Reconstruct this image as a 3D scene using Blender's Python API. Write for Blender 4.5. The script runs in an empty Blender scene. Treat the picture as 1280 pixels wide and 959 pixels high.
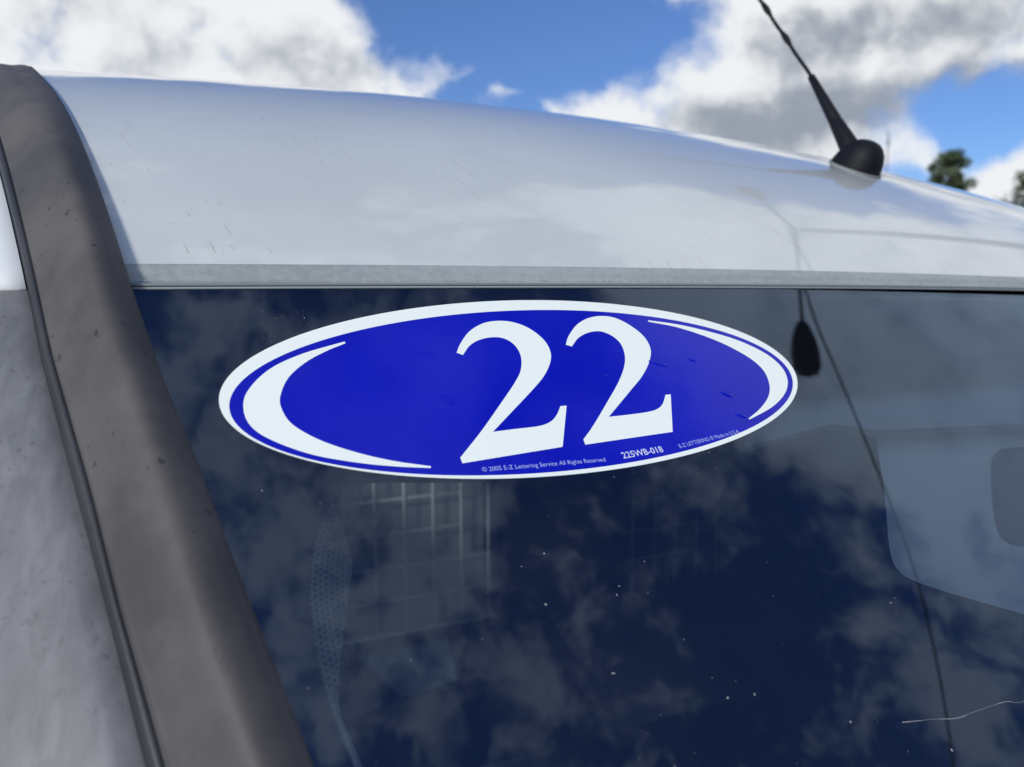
import bpy, bmesh, math, random
import numpy as np
from mathutils import Vector, Matrix
random.seed(7); rng = np.random.default_rng(7)
SC = bpy.context.scene; COL = SC.collection

# ------------------------------------------------------------------ camera
F = 924.0                                   # focal length in pixels of the 1280 wide photograph (26 mm equivalent)
nc = np.array([.26975, .64926, .71113]); nc /= np.linalg.norm(nc)      # windshield normal seen from the camera
xc = np.array([.918, .049, -.394]); xc -= nc * (xc @ nc); xc /= np.linalg.norm(xc)
vc = np.cross(nc, xc)
SL = math.radians(43)                       # slope of the windshield
M = np.array([xc, vc * math.cos(SL) - nc * math.sin(SL), vc * math.sin(SL) + nc * math.cos(SL)])
C = np.array([0, 0, 1.72])
N = M @ nc; V = M @ vc
cam = bpy.data.cameras.new('camera'); camo = bpy.data.objects.new('camera', cam); COL.objects.link(camo)
mw = Matrix([list(M[i]) + [C[i]] for i in range(3)] + [[0, 0, 0, 1]]); camo.matrix_world = mw
cam.sensor_width = 36; cam.lens = F / 1280 * 36; cam.clip_start = .02; cam.clip_end = 6000
cam.dof.use_dof = True; cam.dof.focus_distance = .46; cam.dof.aperture_fstop = 7.0
SC.camera = camo
SC.view_settings.view_transform = 'Standard'; SC.view_settings.look = 'None'
SC.view_settings.exposure = 0; SC.view_settings.gamma = 1

def ray(p):
    p = np.atleast_2d(p).astype(float)
    r = np.c_[(p[:, 0] - 640) / F, -(p[:, 1] - 479.5) / F, -np.ones(len(p))]
    return r @ M.T
def azel(px, py):
    r = ray((px, py))[0]; r /= np.linalg.norm(r)
    return math.atan2(r[0], r[1]), math.asin(r[2])

# ------------------------------------------------------------------ sun and sky
SUN_AZ = math.radians(234); SUN_EL = math.radians(27)    # azimuth from +Y towards +X
sd = Vector((math.sin(SUN_AZ) * math.cos(SUN_EL), math.cos(SUN_AZ) * math.cos(SUN_EL), math.sin(SUN_EL)))
sl = bpy.data.lights.new('sun', 'SUN'); sl.energy = 2.75; sl.angle = math.radians(7); sl.color = (1, .98, .91)
so = bpy.data.objects.new('sun', sl); COL.objects.link(so); so.rotation_euler = (-sd).to_track_quat('-Z', 'Y').to_euler()

world = bpy.data.worlds.new('World'); SC.world = world; world.use_nodes = True

class NT:
    def __init__(s, tree): s.t = tree; s.n = tree.nodes; s.l = tree.links
    def new(s, typ, **k):
        nd = s.n.new(typ)
        for a, b in k.items(): setattr(nd, a, b)
        return nd
    def put(s, sock, v):
        if isinstance(v, bpy.types.NodeSocket): s.l.new(v, sock)
        else: sock.default_value = v
    def m(s, op, a, b=0.0, c=0.0, clamp=False):
        nd = s.new('ShaderNodeMath', operation=op, use_clamp=clamp)
        s.put(nd.inputs[0], a); s.put(nd.inputs[1], b); s.put(nd.inputs[2], c); return nd.outputs[0]
    def v(s, op, a, b=(0, 0, 0)):
        nd = s.new('ShaderNodeVectorMath', operation=op); s.put(nd.inputs[0], a)
        if op == 'SCALE': s.put(nd.inputs['Scale'], b)
        else: s.put(nd.inputs[1], b)
        return nd.outputs['Value' if op in ('DOT_PRODUCT', 'LENGTH') else 'Vector']
    def noise(s, vec, scale, detail=4, rough=.5, dist=0.0, col=False):
        nd = s.new('ShaderNodeTexNoise'); s.put(nd.inputs['Vector'], vec)
        nd.inputs['Scale'].default_value = scale; nd.inputs['Detail'].default_value = detail
        nd.inputs['Roughness'].default_value = rough; nd.inputs['Distortion'].default_value = dist
        return nd.outputs['Color' if col else 'Fac']
    def ramp(s, x, a, b, lo=0.0, hi=1.0, kind='SMOOTHSTEP'):
        nd = s.new('ShaderNodeMapRange', interpolation_type=kind); s.put(nd.inputs[0], x)
        for i, q in zip((1, 2, 3, 4), (a, b, lo, hi)): nd.inputs[i].default_value = q
        return nd.outputs[0]
    def mix(s, f, a, b):
        nd = s.new('ShaderNodeMix', data_type='RGBA'); s.put(nd.inputs[0], f); s.put(nd.inputs[6], a); s.put(nd.inputs[7], b)
        return nd.outputs[2]

# cloud banks: pixel centre, half sizes, amount (converted to azimuth and elevation)
BANKS = [(90, 20, 240, 75, 1.0), (330, 55, 190, 62, 1.0), (455, 95, 70, 30, .6), (-180, 40, 220, 120, 1.0),
         (705, 112, 34, 30, 1.2), (755, 122, 60, 24, 1.2), (790, 135, 50, 20, .8), (835, 60, 34, 36, .95), (880, 130, 50, 25, .9),
         (930, 70, 90, 60, 1.0), (1060, 40, 220, 75, 1.25), (1040, 115, 165, 55, 1.05), (980, 170, 120, 45, .9), (1240, 30, 60, 50, .8),
         (1135, 195, 38, 26, .9), (1262, 212, 55, 30, .9), (760, -5, 60, 18, .35), (1340, 200, 60, 50, .8),
         (628, 117, 14, 14, .95), (745, 30, 44, 22, 1.05), (650, 80, 70, 9, .85), (545, 50, 45, 14, .5), (527, 100, 18, 16, 1.2), (590, 95, 30, 10, .7), (1400, 60, 90, 60, .8)]
GREY = [(1060, 45, 250, 65, 1.15), (1000, 140, 190, 22, .8), (960, 175, 110, 25, .9), (420, 92, 120, 22, .75), (205, 70, 60, 16, .35), (1230, 95, 90, 18, .4), (1020, 88, 200, 13, -.55), (870, 70, 50, 34, -.6)]
HOLES = [(600, 60, 78, 60, .9), (1200, 140, 80, 34, .95), (745, 38, 88, 44, 1.6), (690, 60, 60, 40, .5), (500, 25, 40, 40, .5), (1260, 150, 40, 30, .6), (655, 60, 50, 50, .6), (1200, 175, 28, 40, .4)]
ROUND = [(62, 47, 15, .9), (12, 52, 30, -.4), (84, 38, 26, 1.3), (75, 50, 20, .6), (112, 26, 10, -.2), (200, 78, 40, .3), (150, 55, 30, .2)]
def density_group():
    g = bpy.data.node_groups.new('cloud_field', 'ShaderNodeTree')
    g.interface.new_socket('Vector', in_out='INPUT', socket_type='NodeSocketVector')
    g.interface.new_socket('Density', in_out='OUTPUT', socket_type='NodeSocketFloat')
    g.interface.new_socket('Grey', in_out='OUTPUT', socket_type='NodeSocketFloat'); g.interface.new_socket('Cover', in_out='OUTPUT', socket_type='NodeSocketFloat')
    t = NT(g); i = t.new('NodeGroupInput').outputs[0]; o = t.new('NodeGroupOutput')
    w1 = t.v('SCALE', t.v('SUBTRACT', t.noise(i, 9, 5, .6, col=True), (.5, .5, .5)), .075)
    d = t.v('ADD', i, w1)
    sp = t.new('ShaderNodeSeparateXYZ'); t.put(sp.inputs[0], t.v('NORMALIZE', d))
    az = t.m('ARCTAN2', sp.outputs[0], sp.outputs[1]); el = t.m('ARCSINE', sp.outputs[2])
    def blobs(L):
        acc = 0.0
        for (px, py, sx, sy, amt) in L:
            a0, e0 = azel(px, py)
            a = t.m('MULTIPLY', t.m('SUBTRACT', az, a0), F / sx * .92)
            e = t.m('MULTIPLY', t.m('SUBTRACT', el, e0), F / sy)
            q = t.m('ADD', t.m('MULTIPLY', a, a), t.m('MULTIPLY', e, e))
            acc = t.m('ADD', acc, t.m('MULTIPLY', t.m('EXPONENT', t.m('MULTIPLY', q, -.8)), amt))
        return acc
    def round_blobs(L):
        acc = 0.0
        for (a0, e0, rad, amt) in L:
            a0, e0 = math.radians(a0), math.radians(e0); dv = (math.sin(a0) * math.cos(e0), math.cos(a0) * math.cos(e0), math.sin(e0))
            ds = t.v('LENGTH', t.v('SUBTRACT', t.v('NORMALIZE', d), dv))
            acc = t.m('ADD', acc, t.m('MULTIPLY', t.ramp(ds, 0.0, math.radians(rad), 1.0, 0.0), amt))
        return acc
    B = t.m('SUBTRACT', t.m('MINIMUM', blobs(BANKS), 1.05), blobs(HOLES))
    f0 = ray((640, 120))[0]; f0 /= np.linalg.norm(f0)
    front = t.ramp(t.v('DOT_PRODUCT', t.v('NORMALIZE', i), tuple(f0)), .62, .80)
    big = t.noise(i, 1.9, 3, .5)
    allround = t.m('ADD', t.ramp(big, .30, .62, -.02, .72, 'LINEAR'), round_blobs(ROUND))
    fld = t.m('ADD', t.m('MULTIPLY', front, B), t.m('MULTIPLY', t.m('SUBTRACT', 1.0, front), allround))
    n = t.noise(d, 6.5, 10, .60); n2 = t.noise(d, 19, 7, .6)
    n3 = t.noise(t.v('ADD', d, w1), 8.5, 8, .62)
    ROUND_V = t.m('MINIMUM', round_blobs([(84, 38, 34, 1.3)]), 1.0)
    fld = t.m('ADD', fld, t.m('MULTIPLY', t.m('MULTIPLY', t.m('SUBTRACT', n3, .5), 2.2), t.m('SUBTRACT', 1.0, t.m('MAXIMUM', front, ROUND_V))))
    o2 = t.m('ADD', fld, t.m('ADD', t.m('MULTIPLY', t.m('SUBTRACT', n, .5), 2.1), t.m('MULTIPLY', t.m('SUBTRACT', n2, .5), .7)))
    t.l.new(t.m('ADD', .58, t.m('MULTIPLY', t.m('MAXIMUM', front, ROUND_V), .42)), o.inputs[2])
    t.l.new(o2, o.inputs[0]); t.l.new(t.m('MULTIPLY', t.m('MULTIPLY', front, blobs(GREY)), t.ramp(t.noise(t.v('MULTIPLY', d, (1, 1, 2.6)), 5.5, 6, .6), .34, .60, .62, 1.12)), o.inputs[1])
    return g
def build_world():
    t = NT(world.node_tree); t.n.clear()
    out = t.new('ShaderNodeOutputWorld'); bg = t.new('ShaderNodeBackground'); bg.inputs['Strength'].default_value = .1
    gen = t.new('ShaderNodeTexCoord').outputs['Generated']; dirv = t.v('NORMALIZE', gen)
    sky = t.new('ShaderNodeTexSky', sky_type='NISHITA'); sky.sun_disc = False
    sky.sun_elevation = SUN_EL; sky.sun_rotation = SUN_AZ; sky.air_density = 1.0; sky.dust_density = .35; sky.ozone_density = 2.4
    t.put(sky.inputs[0], dirv)
    g = density_group()
    def dens(vec):
        nd = t.new('ShaderNodeGroup'); nd.node_tree = g; t.put(nd.inputs[0], vec); return nd.outputs
    D = dens(dirv); Du = dens(t.v('ADD', dirv, (-.018, -.004, .036)))
    mask = t.m('MULTIPLY', t.ramp(D[0], .28, .88), D[2])
    thick = t.ramp(Du[0], .45, 1.5)
    relief = t.m('MULTIPLY', t.m('SUBTRACT', D[0], Du[0]), .75)
    fine = t.m('MULTIPLY', t.m('SUBTRACT', t.noise(dirv, 22, 6, .6), .5), .25)
    lit = t.m('ADD', t.m('SUBTRACT', t.m('ADD', 1.0, t.m('ADD', relief, fine)), t.m('MULTIPLY', thick, .40)), t.m('MULTIPLY', D[1], -.72))
    lit = t.ramp(lit, -.45, 1.0, 0.0, 1.0, 'SMOOTHERSTEP')
    ccol = t.mix(lit, (3.1, 3.5, 4.2, 1), (8.7, 8.9, 9.1, 1))
    sz = t.new('ShaderNodeSeparateXYZ'); t.put(sz.inputs[0], dirv)
    blue = t.v('SCALE', t.v('MULTIPLY', sky.outputs[0], SKYTINT), t.ramp(sz.outputs[2], .2, .9, 1.05, 1.6))
    t.l.new(t.mix(mask, blue, ccol), bg.inputs['Color']); t.l.new(bg.outputs[0], out.inputs[0])
SKYTINT = (.56, .72, 1.05)
build_world()

# ------------------------------------------------------------------ materials
def mat(name, color=(.5, .5, .5), rough=.5, **k):
    m = bpy.data.materials.new(name); m.use_nodes = True; t = NT(m.node_tree)
    b = t.n['Principled BSDF']; b.inputs['Base Color'].default_value = (*color, 1); b.inputs['Roughness'].default_value = rough
    for a, c in k.items(): b.inputs[a.replace('_', ' ')].default_value = c
    m['_'] = 0
    return m, t, b
def objco(t, sc=(1, 1, 1)):
    co = t.new('ShaderNodeTexCoord').outputs['Object']
    return t.v('MULTIPLY', co, sc)
def bump(t, b, h, strength, dist):
    n = t.new('ShaderNodeBump'); n.inputs['Strength'].default_value = strength; n.inputs['Distance'].default_value = dist
    t.put(n.inputs['Height'], h); t.l.new(n.outputs[0], b.inputs['Normal'])

def m_paint():
    m, t, b = mat('white_paint', (.74, .77, .79), .4, Coat_Weight=1.0, Coat_Roughness=.02, Coat_IOR=1.85, Specular_IOR_Level=.1)
    co = objco(t)
    # short slanted dirt marks and water spots
    rot = t.new('ShaderNodeMapping', vector_type='TEXTURE'); rot.inputs['Rotation'].default_value = (0, 0, math.radians(-66)); rot.inputs['Scale'].default_value = (1 / 42, 1 / 420, 1 / 60)
    t.put(rot.inputs[0], co)
    streak = t.ramp(t.noise(rot.outputs[0], 1.0, 2, .5), .645, .73)
    area = t.ramp(t.noise(co, 9, 3), .42, .6)
    spots = t.ramp(t.noise(co, 170, 2, .5), .74, .80)
    film = t.noise(co, 5, 5, .6)
    f = t.m('ADD', t.m('MULTIPLY', streak, t.m('MULTIPLY', area, .42)), t.m('MULTIPLY', spots, .22), clamp=True)
    c1 = t.mix(t.ramp(film, .3, .75), (.60, .625, .60, 1), (.54, .56, .545, 1))
    t.l.new(t.mix(f, c1, (.28, .27, .25, 1)), b.inputs['Base Color'])
    t.l.new(t.m('ADD', .28, t.m('MULTIPLY', f, .4)), b.inputs['Roughness'])
    bump(t, b, t.noise(co, 3.2, 2), .03, .05)
    return m
def m_lip():
    m, t, b = mat('grimy_white_paint', (.5, .53, .54), .4)
    co = objco(t, (1, 1.3, 1.3)); g = t.noise(co, 150, 6, .7); g2 = t.noise(co, 7, 3)
    f = t.ramp(t.m('ADD', t.m('MULTIPLY', g, .6), t.m('MULTIPLY', g2, .4)), .38, .64)
    t.l.new(t.mix(f, (.35, .38, .37, 1), (.27, .295, .29, 1)), b.inputs['Base Color'])
    return m
def m_plastic(name, col, col2, rough, speck=.5):
    m, t, b = mat(name, col, rough); co = objco(t)
    g = t.noise(co, 14, 5, .65); s = t.noise(co, 150, 3, .6)
    b.inputs['Specular IOR Level'].default_value = .35
    f = t.ramp(g, .3, .7); c = t.mix(f, (*col, 1), (*col2, 1))
    pit = t.m('MULTIPLY', t.m('MULTIPLY', t.ramp(s, .64, .72), t.ramp(t.noise(co, 22, 2), .45, .6)), speck)
    t.l.new(t.mix(pit, c, (col[0] * .35, col[1] * .35, col[2] * .38, 1)), b.inputs['Base Color'])
    t.l.new(t.m('ADD', rough - .06, t.m('MULTIPLY', f, .12)), b.inputs['Roughness'])
    bump(t, b, t.m('ADD', s, t.m('MULTIPLY', t.noise(co, 1500, 2), .5)), .22, .0006)
    return m
def m_panel():
    m, t, b = mat('dusty_grey_panel', (.2, .2, .22), .5); co = objco(t)
    mp = t.new('ShaderNodeMapping'); t.put(mp.inputs[0], co); mp.inputs['Rotation'].default_value = (0, 0, 0); mp.inputs['Scale'].default_value = (110, 60, 9)
    st = t.noise(mp.outputs[0], 1.0, 5, .6, .6); cl = t.noise(co, 16, 6, .65); s = t.noise(co, 260, 3, .6)
    f = t.ramp(t.m('ADD', t.m('MULTIPLY', st, .6), t.m('MULTIPLY', cl, .4)), .34, .70)
    c = t.mix(f, (.115, .116, .12, 1), (.185, .185, .19, 1))
    pit = t.m('MULTIPLY', t.ramp(s, .58, .68), t.ramp(t.noise(co, 25, 2), .42, .6))
    t.l.new(t.mix(t.m('MULTIPLY', pit, .5), c, (.06, .06, .07, 1)), b.inputs['Base Color'])
    return m
def m_glass():
    m = bpy.data.materials.new('windshield_glass'); m.use_nodes = True; t = NT(m.node_tree); t.n.clear()
    out = t.new('ShaderNodeOutputMaterial'); mx = t.new('ShaderNodeMixShader')
    tr = t.new('ShaderNodeBsdfTransparent'); tr.inputs[0].default_value = (.84, .92, .94, 1)
    gl = t.new('ShaderNodeBsdfGlossy'); gl.inputs['Roughness'].default_value = .015; gl.inputs[0].default_value = (.56, .73, 1, 1)
    fr = t.new('ShaderNodeFresnel'); fr.inputs[0].default_value = 1.95
    t.l.new(fr.outputs[0], mx.inputs[0]); t.l.new(tr.outputs[0], mx.inputs[1]); t.l.new(gl.outputs[0], mx.inputs[2])
    # thin film of dust
    df = t.new('ShaderNodeBsdfDiffuse'); df.inputs[0].default_value = (.5, .5, .5, 1)
    m2 = t.new('ShaderNodeMixShader'); co = objco(t)
    dust = t.m('MULTIPLY', t.ramp(t.noise(co, 5, 6, .62), .35, .75), .008)
    t.put(m2.inputs[0], dust); t.l.new(mx.outputs[0], m2.inputs[1]); t.l.new(df.outputs[0], m2.inputs[2])
    t.l.new(m2.outputs[0], out.inputs[0]); return m
def m_vinyl(name, col, rough=.16, mottle=.0, spec=.5):
    m, t, b = mat(name, col, rough, Specular_IOR_Level=spec); co = objco(t)
    if mottle:
        f = t.ramp(t.noise(co, 12, 4, .6), .3, .7)
        t.l.new(t.mix(f, (*col, 1), (col[0] + .004, col[1] + .006, col[2] * (1 + mottle), 1)), b.inputs['Base Color'])
    bump(t, b, t.m('ADD', t.noise(co, 55, 3), t.m('MULTIPLY', t.noise(co, 400, 2), .12)), .10, .0012)
    return m
def flat(name, col, rough=.6, **k): return mat(name, col, rough, **k)[0]
MT = dict(paint=m_paint(), lip=m_lip(), glass=m_glass(), clear=m_glass(), dull_paint=flat('dusty_white_paint', (.70, .71, .70), .55), panel=m_panel(),
          trim=m_plastic('weathered_black_trim', (.062, .057, .056), (.108, .096, .090), .6, .85),
          seal=m_plastic('rubber_seal', (.03, .032, .036), (.045, .046, .05), .5, .3),
          bead=flat('pale_bead', (.30, .33, .33), .6), gasket=flat('grey_gasket', (.22, .24, .23), .6), black=flat('black_rubber', (.012, .012, .013), .45), antenna=flat('antenna_plastic', (.004, .0045, .007), .6, Specular_IOR_Level=.25),
          blue=m_vinyl('blue_vinyl', (.0, .0035, .39), .13, .12, spec=.28), white=m_vinyl('white_vinyl', (.87, .90, .83), .3),
          print=flat('pale_print', (.38, .44, .82), .4), print2=flat('white_print', (.62, .66, .85), .4),
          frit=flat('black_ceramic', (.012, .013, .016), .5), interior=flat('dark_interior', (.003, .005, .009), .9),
          visor=flat('visor_cloth', (.68, .68, .62), .8), mirror=flat('dark_mirror', (.02, .035, .06), .9, Specular_IOR_Level=.05),
          wire=flat('grey_wire', (.44, .48, .50), .5), inner=flat('grey_inner_plastic', (.22, .27, .30), .7), board=flat('haze_grey_blue', (.085, .105, .115), .9), cover=flat('pale_backing', (.72, .78, .78), .85), header=flat('header_cloth', (.34, .38, .39), .85),
          dust=flat('pale_dust', (.42, .43, .42), .8), grime=flat('gasket_grime', (.36, .36, .33), .8),
          steel=flat('galvanised_steel', (.22, .23, .24), .45, Metallic=.5), lamp=flat('lamp_grey', (.22, .21, .20), .5),
          cable=flat('cable', (.05, .05, .05), .6))

# ------------------------------------------------------------------ mesh helpers
def mk(name, verts, faces, m, parent=None, smooth=True, kind=None, label=None):
    me = bpy.data.meshes.new(name); me.from_pydata([tuple(map(float, v)) for v in verts], [], faces)
    me.materials.append(m); me.update()
    if smooth: me.polygons.foreach_set('use_smooth', [True] * len(me.polygons))
    o = bpy.data.objects.new(name, me); COL.objects.link(o)
    if parent is not None: o.parent = parent
    if kind: o['kind'] = kind
    if label: o['label'] = label
    return o
def grid(P):
    a, b = P.shape[:2]
    F_ = [(i * b + j, (i + 1) * b + j, (i + 1) * b + j + 1, i * b + j + 1) for i in range(a - 1) for j in range(b - 1)]
    return P.reshape(-1, 3), F_
def mkgrid(name, P, m, parent=None, flip=False, **k):
    v, f = grid(P)
    if flip: f = [q[::-1] for q in f]
    return mk(name, v, f, m, parent, **k)
def tube(path, radii, seg=12, caps=True):
    path = [Vector(p) for p in path]; vs = []; fs = []
    up = Vector((0, 0, 1)); n = len(path); prev = None
    for i, p in enumerate(path):
        d = (path[min(i + 1, n - 1)] - path[max(i - 1, 0)]).normalized()
        a = d.cross(up) if prev is None else prev - d * prev.dot(d)
        if a.length < 1e-4: a = d.cross(Vector((1, 0, 0)))
        a.normalize(); b = d.cross(a); prev = a
        for k in range(seg):
            th = 2 * math.pi * k / seg; vs.append(p + (a * math.cos(th) + b * math.sin(th)) * radii[i])
    for i in range(n - 1):
        for k in range(seg):
            fs.append((i * seg + k, i * seg + (k + 1) % seg, (i + 1) * seg + (k + 1) % seg, (i + 1) * seg + k))
    if caps: fs.append(tuple(range(seg))[::-1]); fs.append(tuple((n - 1) * seg + k for k in range(seg)))
    return vs, fs
class Bag:
    def __init__(s): s.v = []; s.f = []
    def add(s, vf):
        k = len(s.v); s.v += list(vf[0]); s.f += [tuple(i + k for i in q) for q in vf[1]]; return s
    def box(s, c, h, R=None):
        pts = []
        for x in (-1, 1):
            for y in (-1, 1):
                for z in (-1, 1):
                    q = Vector((x * h[0], y * h[1], z * h[2])); q = (R @ q) if R else q; pts.append(Vector(c) + q)
        return s.add((pts, [(0, 1, 3, 2), (4, 6, 7, 5), (0, 4, 5, 1), (2, 3, 7, 6), (0, 2, 6, 4), (1, 5, 7, 3)]))
    def mk(s, name, m, parent=None, **k): return mk(name, s.v, s.f, m, parent, **k)
def empty(name, loc, label, cat, group=None):
    o = bpy.data.objects.new(name, None); COL.objects.link(o); o.location = loc; o.empty_display_size = .1
    o['label'] = label; o['category'] = cat
    if group: o['group'] = group
    return o
def cr(pts, closed=False, k=8):
    """smooth curve through points; a point given as (x, y, 1) is a sharp corner"""
    n = len(pts); out = []
    P = [np.array(p[:2], float) for p in pts]; corner = [len(p) > 2 for p in pts]
    rngi = range(n if closed else n - 1)
    for i in rngi:
        j = (i + 1) % n
        p1, p2 = P[i], P[j]
        p0 = P[(i - 1) % n] if (closed or i > 0) and not corner[i] else 2 * p1 - p2
        p3 = P[(j + 1) % n] if (closed or j < n - 1) and not corner[j] else 2 * p2 - p1
        if corner[i] and corner[j]: out.append(p1); continue
        for s in range(k):
            t = s / k
            out.append(.5 * ((2 * p1) + (-p0 + p2) * t + (2 * p0 - 5 * p1 + 4 * p2 - p3) * t * t + (-p0 + 3 * p1 - 3 * p2 + p3) * t ** 3))
    if not closed: out.append(P[-1])
    return np.array(out)

# ------------------------------------------------------------------ the windshield surface
DP = .315; RW = 8.0
P0 = C + ray((640, 487))[0] * (-DP / (ray((640, 487))[0] @ N))
def hitW(p, off=0.0):
    r = ray(p); t = -DP / (r @ N)
    for _ in range(30):
        q = C + r * t[:, None]; x = (q - P0)[:, 0]
        t = t - ((q - P0) @ N + x * x / (2 * RW) - off) / (r @ N + x * r[:, 0] / RW)
    return C + r * t[:, None]
def S(a, off=0.0):
    """surface coordinates (x, v) on the glass to a point off metres above it"""
    a = np.atleast_2d(a).astype(float); x = a[:, :1]
    nn = N[None] + np.c_[x / RW, 0 * x, 0 * x]; nn /= np.linalg.norm(nn, axis=1)[:, None]
    return P0 + x * np.array([[1., 0, 0]]) + a[:, 1:2] * V[None] - x * x / (2 * RW) * N[None] + nn * off
def uv(p):
    q = hitW(p) - P0; return np.c_[q[:, 0], q @ V]
def proj(P):
    q = (np.asarray(P) - C) @ M
    return np.c_[640 + F * q[..., 0] / -q[..., 2], 479.5 - F * q[..., 1] / -q[..., 2]]

VAN = empty('van', (.6, 2.4, 0), 'white van with dirty black pillar trim, dark windshield and a black roof antenna', 'van')
VI = Matrix.Translation((-.6, -2.4, 0))
def vp(o):
    """parts of the van are given in world coordinates"""
    o.parent = VAN; o.matrix_parent_inverse = VI; return o

# top edge of the glass
epx = np.array([(165, 357.5), (400, 356.5), (700, 356), (1000, 357.5), (1280, 361)])
EE = hitW(epx); CY = np.polyfit(EE[:, 0], EE[:, 1], 2); CZ = np.polyfit(EE[:, 0], EE[:, 2], 2)
def edge(x): x = np.asarray(x, float); return np.stack([x, np.polyval(CY, x), np.polyval(CZ, x)], -1)
XR = 1.55                                   # far side of the van
# ---- roof: height above the glass edge as a function of distance back
RL = .25; RH = (.2766, .0033, -.0565)
def roofpt(x, d):
    x = np.asarray(x, float); d = np.asarray(d, float); e = edge(x); k = x - .3
    h = (RH[0] + RH[1] * k + RH[2] * k * k) * (1 - np.exp(-d / RL))
    return np.stack([x, e[..., 1] + d, e[..., 2] + h], -1)
def hit_roof(px, py):
    r = ray((px, py))[0]; best = None
    ds = np.linspace(0, 1.2, 2401)
    # walk along the ray: find where it drops below the surface
    ts = np.linspace(.2, 3, 6000); q = C + r[None] * ts[:, None]
    dd = q[:, 1] - edge(q[:, 0])[:, 1]; ok = dd >= 0
    z = roofpt(q[:, 0], np.maximum(dd, 0))[:, 2]
    b = ok & (q[:, 2] <= z)
    if not b.any(): return None
    i = int(np.argmax(b)); return q[i], dd[i]

# ---- right edge of the pillar trim, on the roof and on the glass
tr_roof = [(155, 325.5), (146, 300.5), (132, 260), (117, 214), (102, 181), (89.7, 154), (77, 131), (62.6, 111)]
xs = []; ds = []
for p in tr_roof:
    h = hit_roof(*p)
    if h is not None: xs.append(h[0][0]); ds.append(h[1])
e0 = hitW((165, 358))[0]
xs = np.array([e0[0]] + xs); ds = np.array([0.] + ds)
CX = np.polyfit(ds, xs, 3); DM = ds.max()
def xleft(d):
    d = np.asarray(d, float); dm = DM
    s = np.polyval(np.polyder(CX), dm)
    return np.where(d <= dm, np.polyval(CX, np.minimum(d, dm)), np.polyval(CX, dm) + s * .25 * (1 - np.exp(-(d - dm) / .25)))
print('trim', np.c_[ds, xs].round(3).tolist())

def build_roof():
    d = np.concatenate([np.linspace(.012, .5, 90), np.linspace(.52, 4.2, 60)])
    u = np.linspace(0, 1, 120) ** 1.15
    D_, U_ = np.meshgrid(d, u, indexing='ij')
    X0 = xleft(D_) - .004; X = X0 + (XR - X0) * U_
    P = roofpt(X, D_)
    # a soft pressed swage towards the far side
    vp(mkgrid('roof', P, MT['paint']))
    # lip: small rounded front flange, grimy
    xx = np.linspace(float(xleft(0)) - .004, XR, 160); prof = []
    top = roofpt(xx, np.full_like(xx, .0119)); e = edge(xx)
    a = top - np.array([0, .0005, -.0001]); 
    rows = [top, top + np.array([0, -.0035, -.0032]), top + np.array([0, -.006, -.0066]), top + np.array([0, -.0072, -.0115]), e + np.array([0, .0003, .0010])]
    vp(mkgrid('roof_lip', np.array(rows), MT['lip'], flip=True))
    # gasket between lip and glass
    g = Bag()
    path = [Vector(q) for q in (e + np.array([0, -.0010, .0004]))]
    vp(mk('windshield_gasket', *tube(path, [.0011] * len(path), 8), MT['gasket']))
    path = [Vector(q) for q in (e - V * .0026 + N * .0003)]
    vp(mk('glass_edge_bead', *tube(path, [.0008] * len(path), 8), MT['bead']))
    # crumbs of grime in the joint
    b = Bag()
    for i in range(230):
        x = random.uniform(float(xx[0]) + .01, .34 if random.random() < .75 else .9); q = edge(x) + np.array([0, .0004, .0026 + random.uniform(-.0004, .0006)])
        s = random.uniform(.0002, .0006); b.box(q, (s * random.uniform(1, 5), s * .5, s * .4), Matrix.Rotation(random.uniform(-.4, .4), 3, 'Y'))
    vp(b.mk('joint_grime', MT['grime'], kind='stuff', smooth=False))
build_roof()

def build_glass():
    # edges of the pane in surface coordinates
    e0 = uv((165, 358))[0]; e1 = uv((390, 959))[0]
    sl_ = (e1[0] - e0[0]) / (e1[1] - e0[1])
    global GL_SLOPE, GL_E0; GL_SLOPE = sl_; GL_E0 = e0
    rows = []
    for t in np.linspace(0, 1, 40):
        r = []
        for u in np.linspace(0, 1, 220):
            # top edge follows the roof
            v_ = -.25 + .4 * (1 - t); xl = e0[0] + sl_ * (e0[1] + (-.62 - e0[1]) * t - e0[1]) - .012; x = xl + (XR - xl) * u
            vt = (edge(x) - P0) @ V; vb = -.62
            v = vt + (vb - vt) * t
            r.append((x + 0 * v, v))
        rows.append(S(np.array(r)))
    P = np.array(rows)
    w = vp(mkgrid('windshield', P, MT['glass'])); return w
GLASS = build_glass()

# ---- black ceramic border behind the glass
def poly2d(outer, m, name, parent, off, holes=(), step=.01, kind=None, label=None, raw=False, vstep=None):
    """a flat cut shape laid on the curved glass: polygon in (x, v) coordinates"""
    bm = bmesh.new()
    edges = []
    for lp in [outer] + list(holes):
        vs = [bm.verts.new((float(a), float(b), 0)) for a, b in lp]
        edges += [bm.edges.new((vs[i], vs[(i + 1) % len(vs)])) for i in range(len(vs))]
    bmesh.ops.triangle_fill(bm, use_beauty=True, edges=edges, use_dissolve=False)
    xs_ = [v.co.x for v in bm.verts]; a, b = min(xs_), max(xs_)
    k = math.ceil(a / step)
    while k * step < b:
        g = bm.verts[:] + bm.edges[:] + bm.faces[:]
        bmesh.ops.bisect_plane(bm, geom=g, plane_co=(k * step, 0, 0), plane_no=(1, 0, 0), dist=1e-7); k += 1
    for f in bm.faces:
        f.normal_update()
        if f.normal.z < 0: f.normal_flip()
    bm.verts.index_update()
    q = S(np.array([(v.co.x, v.co.y) for v in bm.verts]), off)
    fs = [tuple(v.index for v in f.verts) for f in bm.faces]; bm.free()
    return mk(name, q, fs, m, parent, smooth=True, kind=kind, label=label)
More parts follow.
